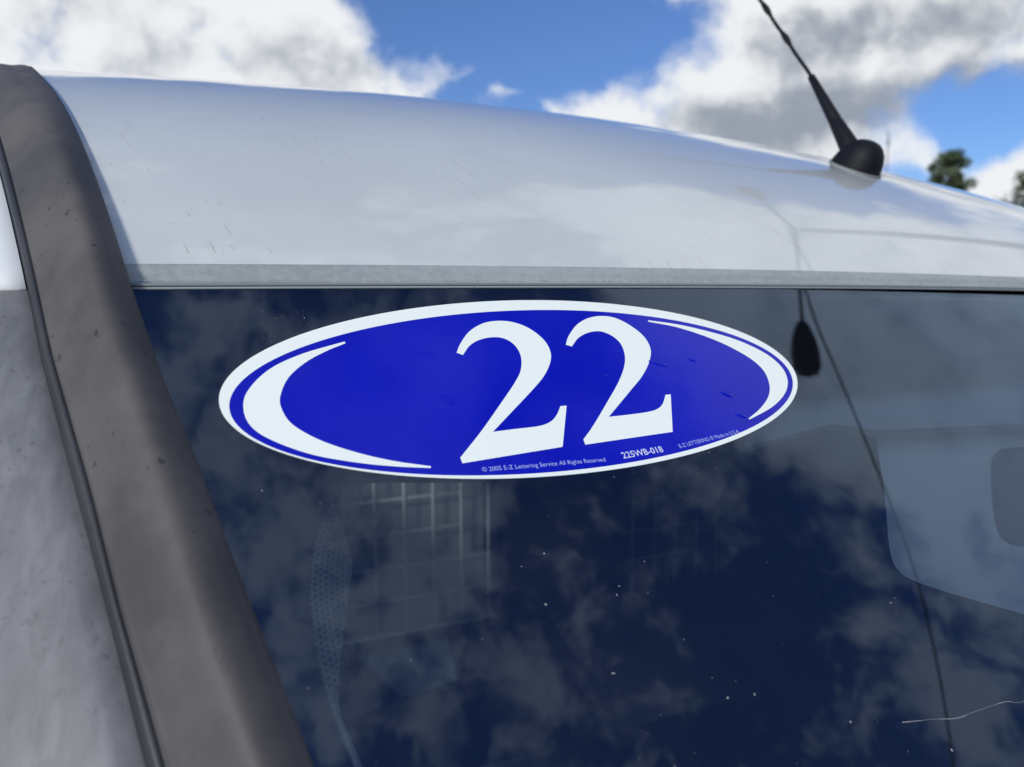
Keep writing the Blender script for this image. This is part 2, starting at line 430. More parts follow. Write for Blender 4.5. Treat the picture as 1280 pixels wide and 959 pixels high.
GO = -.004                                   # inside face of the glass
def build_frit():
    def U(p): return uv(p)
    inner_px = [(445, 985), (430, 930), (405, 850), (395, 800), (388, 740), (391, 690), (402, 650), (422, 615), (455, 600), (560, 598), (700, 596), (840, 575), (940, 535), (1000, 486), (1100, 478), (1180, 472), (1290, 462)]
    px = cr(inner_px, k=5); a = U(px)
    x2 = a[-1][0]; 
    far = [(x2 + .25, a[-1][1] - .0), (XR - .12, a[-1][1] - .02), (XR - .02, -.55), (XR - .005, -.55)]
    topx = np.linspace(XR - .005, GL_E0[0] - .011, 60); top = [(x, float((edge(x) - P0) @ V) - .001) for x in topx]
    o = [tuple(q) for q in a] + far + top + [(GL_E0[0] - .011 + GL_SLOPE * (a[0][1] - GL_E0[1]), a[0][1])]
    vp(poly2d(o, MT['frit'], 'ceramic_border', None, GO, step=.02))
    # dotted fade of the border
    b = Bag()
    def dot(c, r, n=6):
        th = np.arange(n) * 2 * np.pi / n + .5; q = S(np.c_[c[0] + r * np.cos(th), c[1] + r * np.sin(th)], GO)
        b.add((list(q), [tuple(range(n))]))
    side = U(cr([(405, 860), (393, 800), (386, 740), (389, 690), (400, 650), (420, 612), (436, 600)], k=30))
    seg = np.r_[0, np.cumsum(np.linalg.norm(np.diff(side, axis=0), axis=1))]
    pitch = .0031
    for i, s in enumerate(np.arange(0, seg[-1], pitch)):
        p = np.array([np.interp(s, seg, side[:, 0]), np.interp(s, seg, side[:, 1])])
        t = np.array([np.interp(s + .002, seg, side[:, 0]), np.interp(s + .002, seg, side[:, 1])]) - p; 
        if np.linalg.norm(t) < 1e-5: continue
        t /= np.linalg.norm(t); nrm = np.array([t[1], -t[0]])
        for k in range(9):
            dot(p + nrm * (k * .0024 + .0006) + (t * pitch / 2 if k % 2 else 0), .00100 - k * .00005)
    vp(b.mk('border_dots', MT['frit'], kind='stuff', smooth=False))
    b = Bag(); lo = U([(996, 486), (1100, 478), (1200, 470), (1290, 461)])
    for x in np.arange(lo[0][0] - .02, lo[-1][0] + .1, .0036):
        v = np.interp(x, lo[:, 0], lo[:, 1]); w = .0011; q = S([(x - w, v + .002), (x + w, v + .002), (x + w * .9, v - .0085), (x - w * .9, v - .0085)], GO); b.add((list(q), [(0, 1, 2, 3)]))
    vp(b.mk('border_ticks', MT['frit'], kind='stuff', smooth=False))
build_frit()

# ------------------------------------------------------------------ pillar trim, seal and side of the body
def resample(pts, ys):
    p = np.array(sorted(pts, key=lambda q: q[1])); return np.array([(np.interp(y, p[:, 1], p[:, 0]), y) for y in ys])
def build_trim():
    right = [(164, 358), (206, 479), (250, 585), (293, 703), (337, 816), (378, 922), (392, 959), (440, 1080), (500, 1240)]
    crease = [(126, 358), (172, 504), (228, 678), (272, 810), (320, 930), (331, 959), (375, 1080), (425, 1240)]
    left = [(51, 358), (69, 440), (119, 610), (156, 760), (195, 890), (215, 959), (252, 1080), (300, 1240)]
    sleft = [(32, 358), (48, 440), (106, 660), (144, 810), (181, 959), (214, 1080), (258, 1240)]
    cy = np.linspace(358, 1240, 40)
    # the four lines along the windshield; the cut runs across the strip
    r = resample(right, cy); c = resample(crease, cy + 6); l = resample(left, cy + 14); s = resample(sleft, cy + 16)
    Rp = hitW(r, .006); Cp = hitW(c, .0205); Lp = hitW(l, -.004); Sp = hitW(s, -.011)
    # carry the strip on below the picture, down to the bonnet
    def longer(P_):
        d_ = P_[-1] - P_[-4]; d_ /= np.linalg.norm(d_)
        return np.r_[P_, P_[-1] + d_[None] * np.linspace(.03, .42, 10)[:, None]]
    Rp, Cp, Lp, Sp = longer(Rp), longer(Cp), longer(Lp), longer(Sp)
    # on the roof the same section is carried back along the curve
    dC = Cp[0] - Rp[0]; dL = Lp[0] - Rp[0]; dS = Sp[0] - Rp[0]
    dd = np.r_[np.linspace(1.6, .5, 12)[:-1], np.linspace(.5, .0, 46)[:-1]]
    def frame(d):
        x = xleft(d); e = 1e-3
        a = roofpt(xleft(d + e), d + e) - roofpt(x, d); a /= np.linalg.norm(a)
        b = roofpt(x + e, d) - roofpt(x, d); b /= np.linalg.norm(b)
        n = np.cross(b, a); n /= np.linalg.norm(n); return np.array([b, np.cross(n, b), n])
    # local section in the frame at the joint
    a = (Rp[0] - Rp[1]); a /= np.linalg.norm(a); f0 = np.array([[1, 0, 0], V, N])
    tops = {k: [] for k in 'RCLS'}
    for d in dd:
        f = frame(d); w = min(1, d / .05); base = roofpt(xleft(d), d) + f[2] * (.002 + .004 * math.exp(-d / .1))
        shift = (Rp[0] - (roofpt(xleft(0.), 0.) + frame(0.)[2] * .006)) * math.exp(-d / .05)
        f00 = frame(0.)
        for k, v in zip('RCLS', (np.zeros(3), dC, dL, dS)):
            loc = (f00 @ v).copy(); q_ = min(1, d / .3)
            loc[2] *= 1 - 1.0 * q_ * q_ * (3 - 2 * q_)
            tops[k].append(base + shift + f.T @ loc)
    Rp = np.r_[tops['R'], Rp]; Cp = np.r_[tops['C'], Cp]; Lp = np.r_[tops['L'], Lp]; Sp = np.r_[tops['S'], Sp]
    # rows across: down lip on the right, right face, soft crease, left face, down lip on the left
    def up(P, Q, t): return P + (Q - P) * t
    dn = -N * .007
    rows = [Rp + dn + np.array([.0, 0, 0]), Rp + dn * .25 , Rp + N * .0008]
    nrm = lambda P, Q: 1
    for t in (.12, .3, .5, .68, .82, .92): 
        rows.append(up(Rp, Cp, t) + N * .0022 * math.sin(math.pi * t))
    # bend
    for t in (.06, .13, .22, .35, .5, .65, .8, .92, 1.0):
        q = up(Cp, Lp, t) + N * (.004 * math.sin(math.pi * min(1, t * 1.0)) * (1 - t))
        rows.append(q)
    # round the bend a little
    A_ = np.array(rows)
    for _ in range(3):
        A_[5:14] = .5 * A_[5:14] + .25 * (A_[4:13] + A_[6:15])
    rows = list(A_)
    rows += [Lp + np.array([-.0012, 0, -.0012]), Lp + dn * 1.3]
    vp(mkgrid('pillar_trim', np.array(rows), MT['trim'], flip=False))
    # seal: a rounded strip with a groove
    A0 = Lp - N * .004; B0 = Sp
    rows = []
    for t, h in ((0, -.003), (.03, .0), (.06, .0012), (.2, .0018), (.24, .0009), (.27, .0016), (.5, .0022), (.7, .0018), (.78, .0002), (.82, -.006), (.93, -.008), (1.0, -.010)):
        rows.append(A0 + (B0 - A0) * t + N * h)
    vp(mkgrid('door_seal', np.array(rows), MT['seal']))
    # white body side above and grey side panel below the joint
    j0 = 0
    pj = proj(Sp); j0 = int(np.argmin(np.abs(pj[:, 1] - 359) + (np.arange(len(pj)) < len(dd) - 12) * 1e4))
    out = np.array([-.85, .42, 0]); out /= np.linalg.norm(out)
    def side(a, b, nm, m, lift, cut, ts_=(0, .004, .012, .03, .08, .16, .26)):
        E_ = Sp[a:b] - N * .008; rows = []
        for t in ts_:
            q = E_ + out * t + np.array([0, 1, 0]) * (t * t * 1.2) - np.array([0, lift + .007 * (1 - math.exp(-t / .006)), 0])
            rows.append(q)
        if cut:   # fold the edge under so the sheet has a thickness
            G = np.array(rows); 
            return G
        return np.array(rows)
    up_ = side(0, j0 + 1, 'x', None, .0012, True); lo = side(j0, len(Sp), 'x', None, -.001, True)
    # the joint runs level in the photograph: shear the last rows so that the edge is level
    dirj = np.array([-1, 0, 0.])
    def level(G, row):
        base = G[0][row]; 
        for k in range(1, G.shape[0]):
            # slide along the strip direction so that height matches the first point of the joint
            for r_ in range(G.shape[1]):
                pass
        return G
    e1 = up_[:, -1:] + np.array([0, 0, 0]) - N * .004
    vp(mkgrid('door_frame', np.concatenate([up_, e1], axis=1), MT['dull_paint']))
    vp(mkgrid('side_panel', lo, MT['panel']))
    vp(mkgrid('side_window', side(j0, len(Sp), 'x', None, -.001, True, (.26, .32, .40, .50)), MT['clear']))
    global SIDE_END; SIDE_END = (up_[-1], lo[-1], Lp)
build_trim()

# ------------------------------------------------------------------ body, out of the frame but closed and dark inside
def build_body():
    ue, le, Lp = SIDE_END
    xl = -.42
    # near side of the body behind the pillar and down to the sills
    b = Bag(); b.box((xl + .03, 2.75, 1.05), (.02, 1.95, .72)); vp(b.mk('body_side', MT['paint'], smooth=False))
    b = Bag(); b.box((XR + .02, 2.55, 1.0), (.02, 2.2, .68)); vp(b.mk('body_side', MT['paint'], smooth=False))
    b = Bag(); b.box((.57, 4.72, 1.1), (.95, .02, .75)); vp(b.mk('rear_wall', MT['paint'], smooth=False))
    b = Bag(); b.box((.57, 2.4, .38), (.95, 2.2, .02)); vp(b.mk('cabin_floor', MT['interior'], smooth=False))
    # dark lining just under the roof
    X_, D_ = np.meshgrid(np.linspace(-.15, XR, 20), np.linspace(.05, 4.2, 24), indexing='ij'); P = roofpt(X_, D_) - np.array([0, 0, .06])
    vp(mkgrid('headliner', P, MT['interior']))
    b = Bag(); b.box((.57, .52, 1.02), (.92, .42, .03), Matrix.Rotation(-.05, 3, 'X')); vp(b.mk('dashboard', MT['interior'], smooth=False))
    for x in (-.385, XR - .005):  # near-black sheets added to hide the sunlit inner walls, sides and rear
        b = Bag(); b.box((x, 2.6, 1.05), (.006, 2.05, .7)); vp(b.mk('dark_side_sheet', MT['interior'], smooth=False))
    b = Bag(); b.box((.57, 4.68, 1.1), (.93, .006, .74)); vp(b.mk('dark_rear_sheet', MT['interior'], smooth=False))
    # bonnet below the glass
    rows = []
    for t in np.linspace(0, 1, 10):
        y = -.02 - .75 * t; z = 1.20 - .10 * t - .16 * t ** 3
        rows.append([(x, y + .08 * (x - .6) ** 2, z - .05 * (x - .6) ** 2) for x in np.linspace(-.3, XR, 24)])
    vp(mkgrid('bonnet', np.array(rows), MT['paint'], flip=True))
    for x in (-.3, 1.5):
        for y in (.15, 3.9):
            v, f = [], []
            prof = [(0, .12), (.22, .2), (.30, .22), (.335, .2), (.345, .1), (.335, 0), (.30, -.02), (0, -.02)]
            for k in range(28):
                th = 2 * math.pi * k / 28
                v += [(x + w - .1, y + r * math.cos(th), .345 + r * math.sin(th)) for r, w in prof]
            n = len(prof)
            for k in range(28):
                for j in range(n - 1): f.append((k * n + j, ((k + 1) % 28) * n + j, ((k + 1) % 28) * n + j + 1, k * n + j + 1))
            vp(mk('wheel', v, f, MT['black']))
build_body()

def at_y(px, py, y):
    r = ray((px, py))[0]; return C + r * ((y - C[1]) / r[1])
def build_interior():
    # cargo partition with wire mesh windows
    Y = 1.45
    xs = [at_y(x, 700, Y)[0] for x in (431, 467, 504, 541, 577, 600)]
    pitch = (xs[4] - xs[0]) / 4; x0 = xs[0] - pitch; zt = at_y(500, 560, Y)[2]; zb = at_y(450, 800, Y)[2]
    w = vp(mk('cargo_partition', *tube([(x0 - .02, Y, zb), (x0 + pitch * 6.2, Y, zb)], [.005, .005], 8), MT['wire']))
    fr = [('wire', x0 + pitch * k, 6, k) for k in range(6)]
    def wire(a, b, r=.0028):
        o = mk('mesh_wire', *tube([a, b], [r, r], 6), MT['wire'], w); o.matrix_parent_inverse = Matrix(); return o
    for k in range(7): wire((x0 + pitch * k, Y, zb), (x0 + pitch * k, Y, zt + .2))
    zp = (at_y(500, 650, Y)[2] - at_y(500, 692, Y)[2])
    for k in range(1, 9): wire((x0 - .01, Y + .004, zb + zp * k), (x0 + pitch * 6 + .01, Y + .004, zb + zp * k))
    x1 = at_y(790, 700, Y)[0]
    for k in range(5): wire((x1 + pitch * k, Y, zb), (x1 + pitch * k, Y, zt + .2), .0012)
    for k in range(1, 9): wire((x1 - .01, Y + .004, zb + zp * k), (x1 + pitch * 4.2, Y + .004, zb + zp * k), .0012)
    b = Bag(); b.box(((x0 + XR) / 2, Y + .06, zb - .42), ((XR - x0) / 2, .01, .40)); o = b.mk('lower_board', MT['interior'], w, smooth=False)
    b = Bag(); b.box(((x0 + XR) / 2, Y + .09, zb + .3), ((XR - x0) / 2 + .1, .01, .5)); o = b.mk('backing_board', MT['interior'], w, smooth=False)
    b = Bag(); xa, xb = at_y(398, 700, Y + .04)[0], at_y(602, 700, Y + .04)[0]; za, zc = zt + .1, zb - .02
    b.box(((xa + xb) / 2, Y + .035, (za + zc) / 2), ((xb - xa) / 2, .006, (za - zc) / 2)); o = b.mk('haze_backdrop', MT['board'], w, smooth=False)  # added sheet; its grey-blue colour stands in for lit haze in the cabin
    # light seat back catching the sun
    q = [at_y(*p) for p in ((452, 822, 1.15), (560, 800, 1.2), (572, 850, 1.15), (505, 872, 1.1))]
    v = q + [p + np.array([0, .05, -.02]) for p in q]
    o = mk('seat_headrest', v, [(0, 1, 2, 3), (4, 7, 6, 5), (0, 4, 5, 1), (1, 5, 6, 2), (2, 6, 7, 3), (3, 7, 4, 0)], MT['inner'], smooth=False); vp(o)
    # sun visor under the glass
    def D(p, off): return hitW(p, off)
    out = cr([(1094, 543, 1), (1097, 560), (1106, 620), (1112, 685), (1122, 712), (1145, 727), (1200, 745), (1280, 768), (1400, 805), (1480, 800, 1), (1480, 525, 1), (1280, 536, 1)], closed=True, k=6)
    off = -.035; A_ = D(out, off); B_ = D(out, off - .014); n = len(A_)
    v = list(A_) + list(B_); f = [tuple(range(n)), tuple(range(2 * n - 1, n - 1, -1))] + [(i, i + n, (i + 1) % n + n, (i + 1) % n) for i in range(n)]
    vis = vp(mk('sun_visor', v, f, MT['visor'], smooth=False))
    hole = cr([(1241, 580), (1247, 565), (1262, 560), (1330, 556), (1372, 562), (1378, 580), (1380, 660), (1372, 678), (1300, 682), (1268, 680), (1252, 668), (1244, 640)], closed=True, k=5)
    A_ = D(hole, off + .0015); B_ = D(hole, off - .001); n = len(A_)
    v = list(A_) + list(B_); f = [tuple(range(n))] + [(i, i + n, (i + 1) % n + n, (i + 1) % n) for i in range(n)]
    mk('vanity_mirror', v, f, MT['mirror'], vis, smooth=False)
    hp = [(930, 505), (1000, 482), (1180, 468), (1290, 458), (1480, 445), (1480, 520), (1280, 530), (1094, 538), (1040, 530), (930, 560)]
    A_ = D(hp, -.012); n = len(A_); B_ = A_ - N * .006
    vp(mk('header_trim', list(A_) + list(B_), [tuple(range(n)), tuple(range(2 * n - 1, n - 1, -1))], MT['header'], smooth=False))
    # pale sheet added to brighten the ground behind the dots, curving into the cabin
    sp_ = [(378, 590, 470), (372, 650, 462), (370, 710, 455), (374, 770, 452), (385, 830, 462), (400, 870, 476), (430, 930, 500), (460, 1000, 520)]
    rows = []
    for t_ in np.linspace(0, 1, 12):
        rows.append(hitW([(a_ + (c_ - a_) * t_, y_) for a_, y_, c_ in sp_], -.03) - N * (.11 * t_ ** 1.7))
    vp(mkgrid('pale_backing_sheet', np.array(rows), MT['cover'], flip=True))
    # pale edge of the inner pillar trim, seen in short runs
    pts = hitW(cr([(404, 850), (412, 874), (424, 905), (436, 935), (452, 975), (470, 1020)], k=10), -.02); b = Bag()
    i = 0
    while i < len(pts) - 2:
        run = 2 if i < 18 else 6; j = min(i + run, len(pts) - 1); b.add(tube(pts[i:j + 1], [.0010 + .0000 * i] * (j + 1 - i), 6)); i = j + (1 if i < 18 else 0)
    vp(b.mk('inner_pillar_edge', MT['visor']))
    # crack in the glass
    cp = hitW(cr([(1128, 903), (1150, 901), (1165, 899), (1195, 898), (1215, 891), (1250, 879), (1262, 877), (1275, 878), (1300, 868)], k=4), .0002)
    vp(mk('glass_crack', *tube(cp, [.00006 if (k // 5) % 2 else .00014 for k in range(len(cp))], 5), MT['dust']))
    b = Bag()
    def speck(p, s):
        a = uv(p)[0]; n = random.choice((4, 5, 6)); th = np.sort(rng.uniform(0, 2 * np.pi, n)); rr = .75 * s * rng.uniform(.5, 1.2, n)
        q = S(np.c_[a[0] + rr * np.cos(th) * random.uniform(.6, 1.5), a[1] + rr * np.sin(th)], .0002); b.add((list(q), [tuple(range(n))]))
    for p, s in [((943, 868), .0011), ((910, 873), .0010), ((774, 733), .0008), ((771, 744), .0009), ((680, 692), .001), ((682, 756), .0008), ((766, 843), .0012), ((805, 702), .0006), ((895, 586), .0009), ((886, 566), .0008), ((1143, 375), .0008), ((842, 958), .001), ((1190, 938), .0012), ((1118, 748), .0008), ((1113, 754), .0007), ((1063, 903), .0007), ((1160, 626), .0007)]: speck(p, s)
    for _ in range(420):
        p = (random.uniform(200, 1280), random.uniform(362, 955)); speck(p, .0001 + .0004 * random.random() ** 4)
    for _ in range(50):
        speck((random.gauss(345, 25), random.gauss(410, 22)), .0003)
    vp(b.mk('dust_specks', MT['dust'], kind='stuff', smooth=False))
build_interior()

# ------------------------------------------------------------------ antenna on the roof
def build_antenna():
    h = hit_roof(1069, 212); base, d = h; x = base[0]
    e = 1e-3
    ty = roofpt(x, d + e) - roofpt(x, d); ty /= np.linalg.norm(ty); tx = roofpt(x + e, d) - roofpt(x, d); tx /= np.linalg.norm(tx); tz = np.cross(tx, ty); tz /= np.linalg.norm(tz)
    print('antenna', base, d)
    sc = np.linalg.norm(base - C) / F                    # metres per pixel there
    r = 26.5 * sc
    v = []; f = []; n = 28; prof = [(1.0, -.25), (1.02, .0), (1.0, .10), (.93, .45), (.80, .78), (.62, 1.02), (.42, 1.16), (.2, 1.22), (0.02, 1.24)]
    for rr, hh in prof:
        for k in range(n):
            th = 2 * math.pi * k / n; a = rr * math.cos(th) * r * .97; b = rr * math.sin(th) * r * 1.05
            if b > 0: b *= 1.0 + .12 * (1 - min(1, hh / 1.24)) 
            q = base + tx * a + ty * (b - .1 * r * hh) + tz * hh * r * 1.0
            v.append(q)
    m = len(prof)
    for i in range(m - 1):
        for k in range(n): f.append((i * n + k, i * n + (k + 1) % n, (i + 1) * n + (k + 1) % n, (i + 1) * n + k))
    f.append(tuple((m - 1) * n + k for k in range(n)))
    ant = vp(mk('antenna', v, f, MT['antenna']))
    ring = [base + tx * math.cos(th) * r * 1.03 + ty * (math.sin(th) * r * (1.14 if math.sin(th) > 0 else 1.09)) + tz * .0006 for th in np.linspace(0, 2 * math.pi, 41)]
    mk('foot_gasket', *tube(ring, [.0013] * 41, 6, False), MT['gasket'], ant)
    # mast leans back in the plane of the van's length
    def atx(px, py, xx): rr = ray((px, py))[0]; return C + rr * ((xx - C[0]) / rr[0])
    a = atx(1063, 186, x); b = atx(1014, 96, x + .0); c = atx(950, 0, x); 
    print('mast', a, b, c)
    dirm = (b - a) / np.linalg.norm(b - a); d2 = (c - b) / np.linalg.norm(c - b)
    p = [a - dirm * .012, a + dirm * .004, a + (b - a) * .35, a + (b - a) * .36, a + (b - a) * .38, b, b + d2 * .0015]
    s = sc
    mk('mast_sleeve', *tube(p, [11.5 * s, 10.5 * s, 7.6 * s, 7.0 * s, 7.2 * s, 4.2 * s, 2.6 * s], 16), MT['antenna'], ant)
    q = [b + d2 * t for t in np.linspace(-.002, .34, 60)]
    L = np.linspace(0, .34, 60)
    rad = [2.2 * s + 1.7 * s * max(0, math.sin(t * 95) ) ** 2 * (1 if t > .035 else 0) for t in L]
    side = np.cross(d2, tx); side /= np.linalg.norm(side)
    q = [qq + tx * .9 * s * math.sin(t * 95) for qq, t in zip(q, L)]
    mk('mast_rod', *tube(q, rad, 10), MT['antenna'], ant)
build_antenna()

# ------------------------------------------------------------------ the number sticker
def build_sticker():
    c = S(uv((640, 487)))[0]
    st = empty('number_sticker', tuple(c), 'oval blue and white vinyl sticker with the number 22 stuck high on the windshield', 'sticker')
    inv = Matrix.Translation(-Vector(c))
    def par(o): o.parent = st; o.matrix_parent_inverse = inv; return o
    def fit_ellipse(px, k=180):
        a = uv(px); mu = a.mean(0); q = (a - mu) * 10
        A_ = np.c_[q[:, 0] ** 2, q[:, 0] * q[:, 1], q[:, 1] ** 2, q[:, 0], q[:, 1]]
        s = np.linalg.lstsq(A_, np.ones(len(q)), rcond=None)[0]
        Q = np.array([[s[0], s[1] / 2], [s[1] / 2, s[2]]]); ctr = np.linalg.solve(-2 * Q, s[3:]); kk = 1 + ctr @ Q @ ctr
        w, U_ = np.linalg.eigh(Q / kk); th = np.linspace(0, 2 * np.pi, k, endpoint=False)
        e = (U_ @ (np.array([np.cos(th), np.sin(th)]) / np.sqrt(w)[:, None])).T + ctr
        return e / 10 + mu, (1 / np.sqrt(w) / 10)
    outer_px = [(603.75, 376.2), (452.5, 400.6), (342.5, 432.2), (273, 497.5), (294.4, 538.75), (363, 572.4), (466.25, 591), (569.4, 597.2), (700, 594.8), (640, 375.5), (777.5, 381.3), (880.6, 401.25), (949.4, 428.75), (1000, 473.4), (983.75, 507.8), (932, 543.9), (846.25, 574.8), (726, 590.3)]
    blue_px = [(290, 509), (318.6, 464.5), (377.2, 436.3), (447.5, 414.1), (515.5, 400), (306.9, 538.3), (353.75, 565.2), (424, 584), (494.4, 592.7), (560, 594.1), (640, 387), (790, 394.1), (846.3, 403.5), (902.6, 416.6), (958.9, 439.1), (987.1, 458.8), (995, 479.5), (985.2, 502), (958.9, 521.7), (921.4, 539.5), (872.6, 558.3), (700, 591.2)]
    def spline(px, k=10):      # keep the traced outline but smooth it: order round the centre
        a = uv(px); m_ = a.mean(0); o = a[np.argsort(np.arctan2((a - m_)[:, 1] * 2.7, (a - m_)[:, 0]))]
        return cr([tuple(q) for q in o], closed=True, k=k)
    oe, ax = fit_ellipse(outer_px); print('ellipse axes', ax)
    be, bx = fit_ellipse(blue_px); print('blue axes', bx)
    par(poly2d(oe, MT['white'], 'backing', None, .0004, label='white oval backing that shows as the border'))
    # rim so that the film has an edge
    e = np.vstack([oe, oe[:1]]); par(mkgrid('film_edge', np.array([S(e, .0004), S(e * [1, 1], .00002)]), MT['white']))
    par(poly2d(be, MT['blue'], 'blue_field', None, .00048))
    off = .00056
    cl = [(430.6, 427.8, 1), (377.2, 443.4), (337.3, 462.1), (311.6, 486.7), (304.1, 507.8), (311.6, 531.3), (337.3, 550), (388.9, 568.8), (447.5, 579.3), (494.4, 583.9), (537.8, 586, 1), (538.6, 583.6, 1), (494.4, 577.4), (447.5, 566.9), (400.6, 551.2), (365.5, 531.3), (351.4, 510.2), (350.9, 493.8), (360.8, 472.7), (381.9, 453.9), (407.7, 439.8), (431.8, 430, 1)]
    crr = [(809.7, 401.1, 1), (846.3, 406.3), (883.9, 414.7), (921.4, 426), (955.2, 441.9), (975.8, 458.8), (983.9, 475.7), (980.5, 492.6), (964.6, 509.5), (937.4, 524.7, 1), (934.5, 524.5, 1), (949.6, 511.4), (959.9, 496.4), (961.2, 481.4), (954.3, 464.5), (938.3, 449.5), (912, 434.4), (883.9, 422.2), (846.3, 410), (810.1, 402.9, 1)]
    def traced(pts):
        a = uv([p[:2] for p in pts]); return cr([(*q, 1) if len(p) > 2 else tuple(q) for q, p in zip(a, pts)], closed=True, k=7)
    par(poly2d(traced(cl), MT['white'], 'crescent', None, off)); par(poly2d(traced(crr), MT['white'], 'crescent', None, off))
    def g(lst, ox, oy, s=160 / 767): return [(ox + p[0] * s, oy + p[1] * s, *p[2:]) for p in lst]
    two_l = g([(50, 248, 1), (75, 190), (130, 118), (215, 70), (310, 57), (400, 68), (490, 105), (570, 168), (610, 235), (612, 302), (575, 385), (510, 465), (400, 582), (268, 722, 1), (400, 705), (540, 688), (610, 663), (650, 620), (672, 568, 1), (709, 565, 1), (685, 812, 1), (85, 911, 1), (72, 877, 1), (200, 715), (330, 530), (400, 425), (435, 350), (435, 270), (400, 205), (340, 165), (270, 155), (190, 170), (130, 205), (88, 262, 1)], 560, 390)
    two_r = g([(33, 200, 1), (50, 148), (100, 80), (170, 40), (250, 28), (330, 40), (420, 85), (500, 150), (540, 225), (533, 300), (490, 388), (420, 475), (350, 560), (290, 632, 1), (400, 620), (510, 605), (575, 588), (612, 556), (630, 500, 1), (661, 497, 1), (673, 722, 1), (150, 799, 1), (138, 768, 1), (200, 680), (290, 528), (350, 420), (383, 330), (386, 260), (362, 195), (310, 147), (240, 120), (170, 127), (110, 158), (69, 211, 1)], 700, 390)
    par(poly2d(traced(two_l), MT['white'], 'numeral', None, off)); par(poly2d(traced(two_r), MT['white'], 'numeral', None, off))
    # small print
    def text(s, p0, p1, hgt, name, m, bold=0.0):
        cu = bpy.data.curves.new('t', 'FONT'); cu.body = s; cu.size = 1; cu.offset = bold; cu.resolution_u = 3
        o = bpy.data.objects.new('t', cu); COL.objects.link(o); bpy.context.view_layer.update()
        me = bpy.data.meshes.new_from_object(o); bpy.data.objects.remove(o)
        co = np.array([v.co[:] for v in me.vertices]); fs = [tuple(p.vertices) for p in me.polygons]
        a, b = uv([p0, p1]); d = b - a; L = np.linalg.norm(d); d /= L; nn = np.array([-d[1], d[0]])
        w = co[:, 0].max() - co[:, 0].min(); q = a + (co[:, :1] - co[:, 0].min()) / w * L * d + co[:, 1:2] * hgt * nn
        # follow the slope of the rim
        bpy.data.meshes.remove(me)
        ob = mk(name, S(q, .0006), fs, m, None, smooth=False); par(ob)
    sp = .0042
    text('© 2005 E-Z Lettering Service All Rights Reserved', (603, 590.5), (757, 577.5), sp * .95, 'copyright_line', MT['print'], .0)
    text('225WB-018', (779, 574), (829.5, 565.5), sp * 1.45, 'stock_number', MT['print2'], .012)
    text('E-Z LETTERING ® Made in U.S.A.', (850, 561), (925, 541.5), sp * .95, 'maker_line', MT['print'], .0)
    # air bubbles under the film
    for (px, a, b, ang) in [((822, 455), .0078, .0022, -.35), ((865, 450.5), .0034, .0019, -.35), ((908, 493.5), .0046, .0024, -.45), ((926, 520), .0048, .0020, -.45), ((533, 446), .0085, .0036, -.1), ((552, 503), .0085, .0052, -.1), ((757, 470), .002, .0012, -.4)]:
        c0 = uv(px)[0]; v = []; f = []; n = 18; R_ = 7
        for i in range(R_):
            t = 1 - i / (R_ - 1)
            for k in range(n):
                th = 2 * math.pi * k / n; u_ = a * t * math.cos(th); w_ = b * t * math.sin(th)
                v.append(S([(c0[0] + u_ * math.cos(ang) - w_ * math.sin(ang), c0[1] + u_ * math.sin(ang) + w_ * math.cos(ang))], .00049 + (1 - t * t) ** 1.3 * b * (.22 if b < .003 else .035))[0])
        for i in range(R_ - 1):
            for k in range(n): f.append((i * n + k, i * n + (k + 1) % n, (i + 1) * n + (k + 1) % n, (i + 1) * n + k))
        par(mk('air_bubble', v, f, MT['blue']))
build_sticker()

# ------------------------------------------------------------------ surroundings
def m_ground():
    m, t, b = mat('asphalt', (.05, .05, .052), .9); co = objco(t)
    f = t.noise(co, .4, 8, .65); t.l.new(t.mix(t.ramp(f, .3, .7), (.042, .042, .044, 1), (.07, .068, .065, 1)), b.inputs['Base Color']); return m
MT['asphalt'] = m_ground()
n = 24; rows = [[(x, y, 0) for x in np.linspace(-2500, 2500, n)] for y in np.linspace(-2500, 2500, n)]
o = mkgrid('ground', np.array(rows), MT['asphalt'], flip=True, kind='structure')

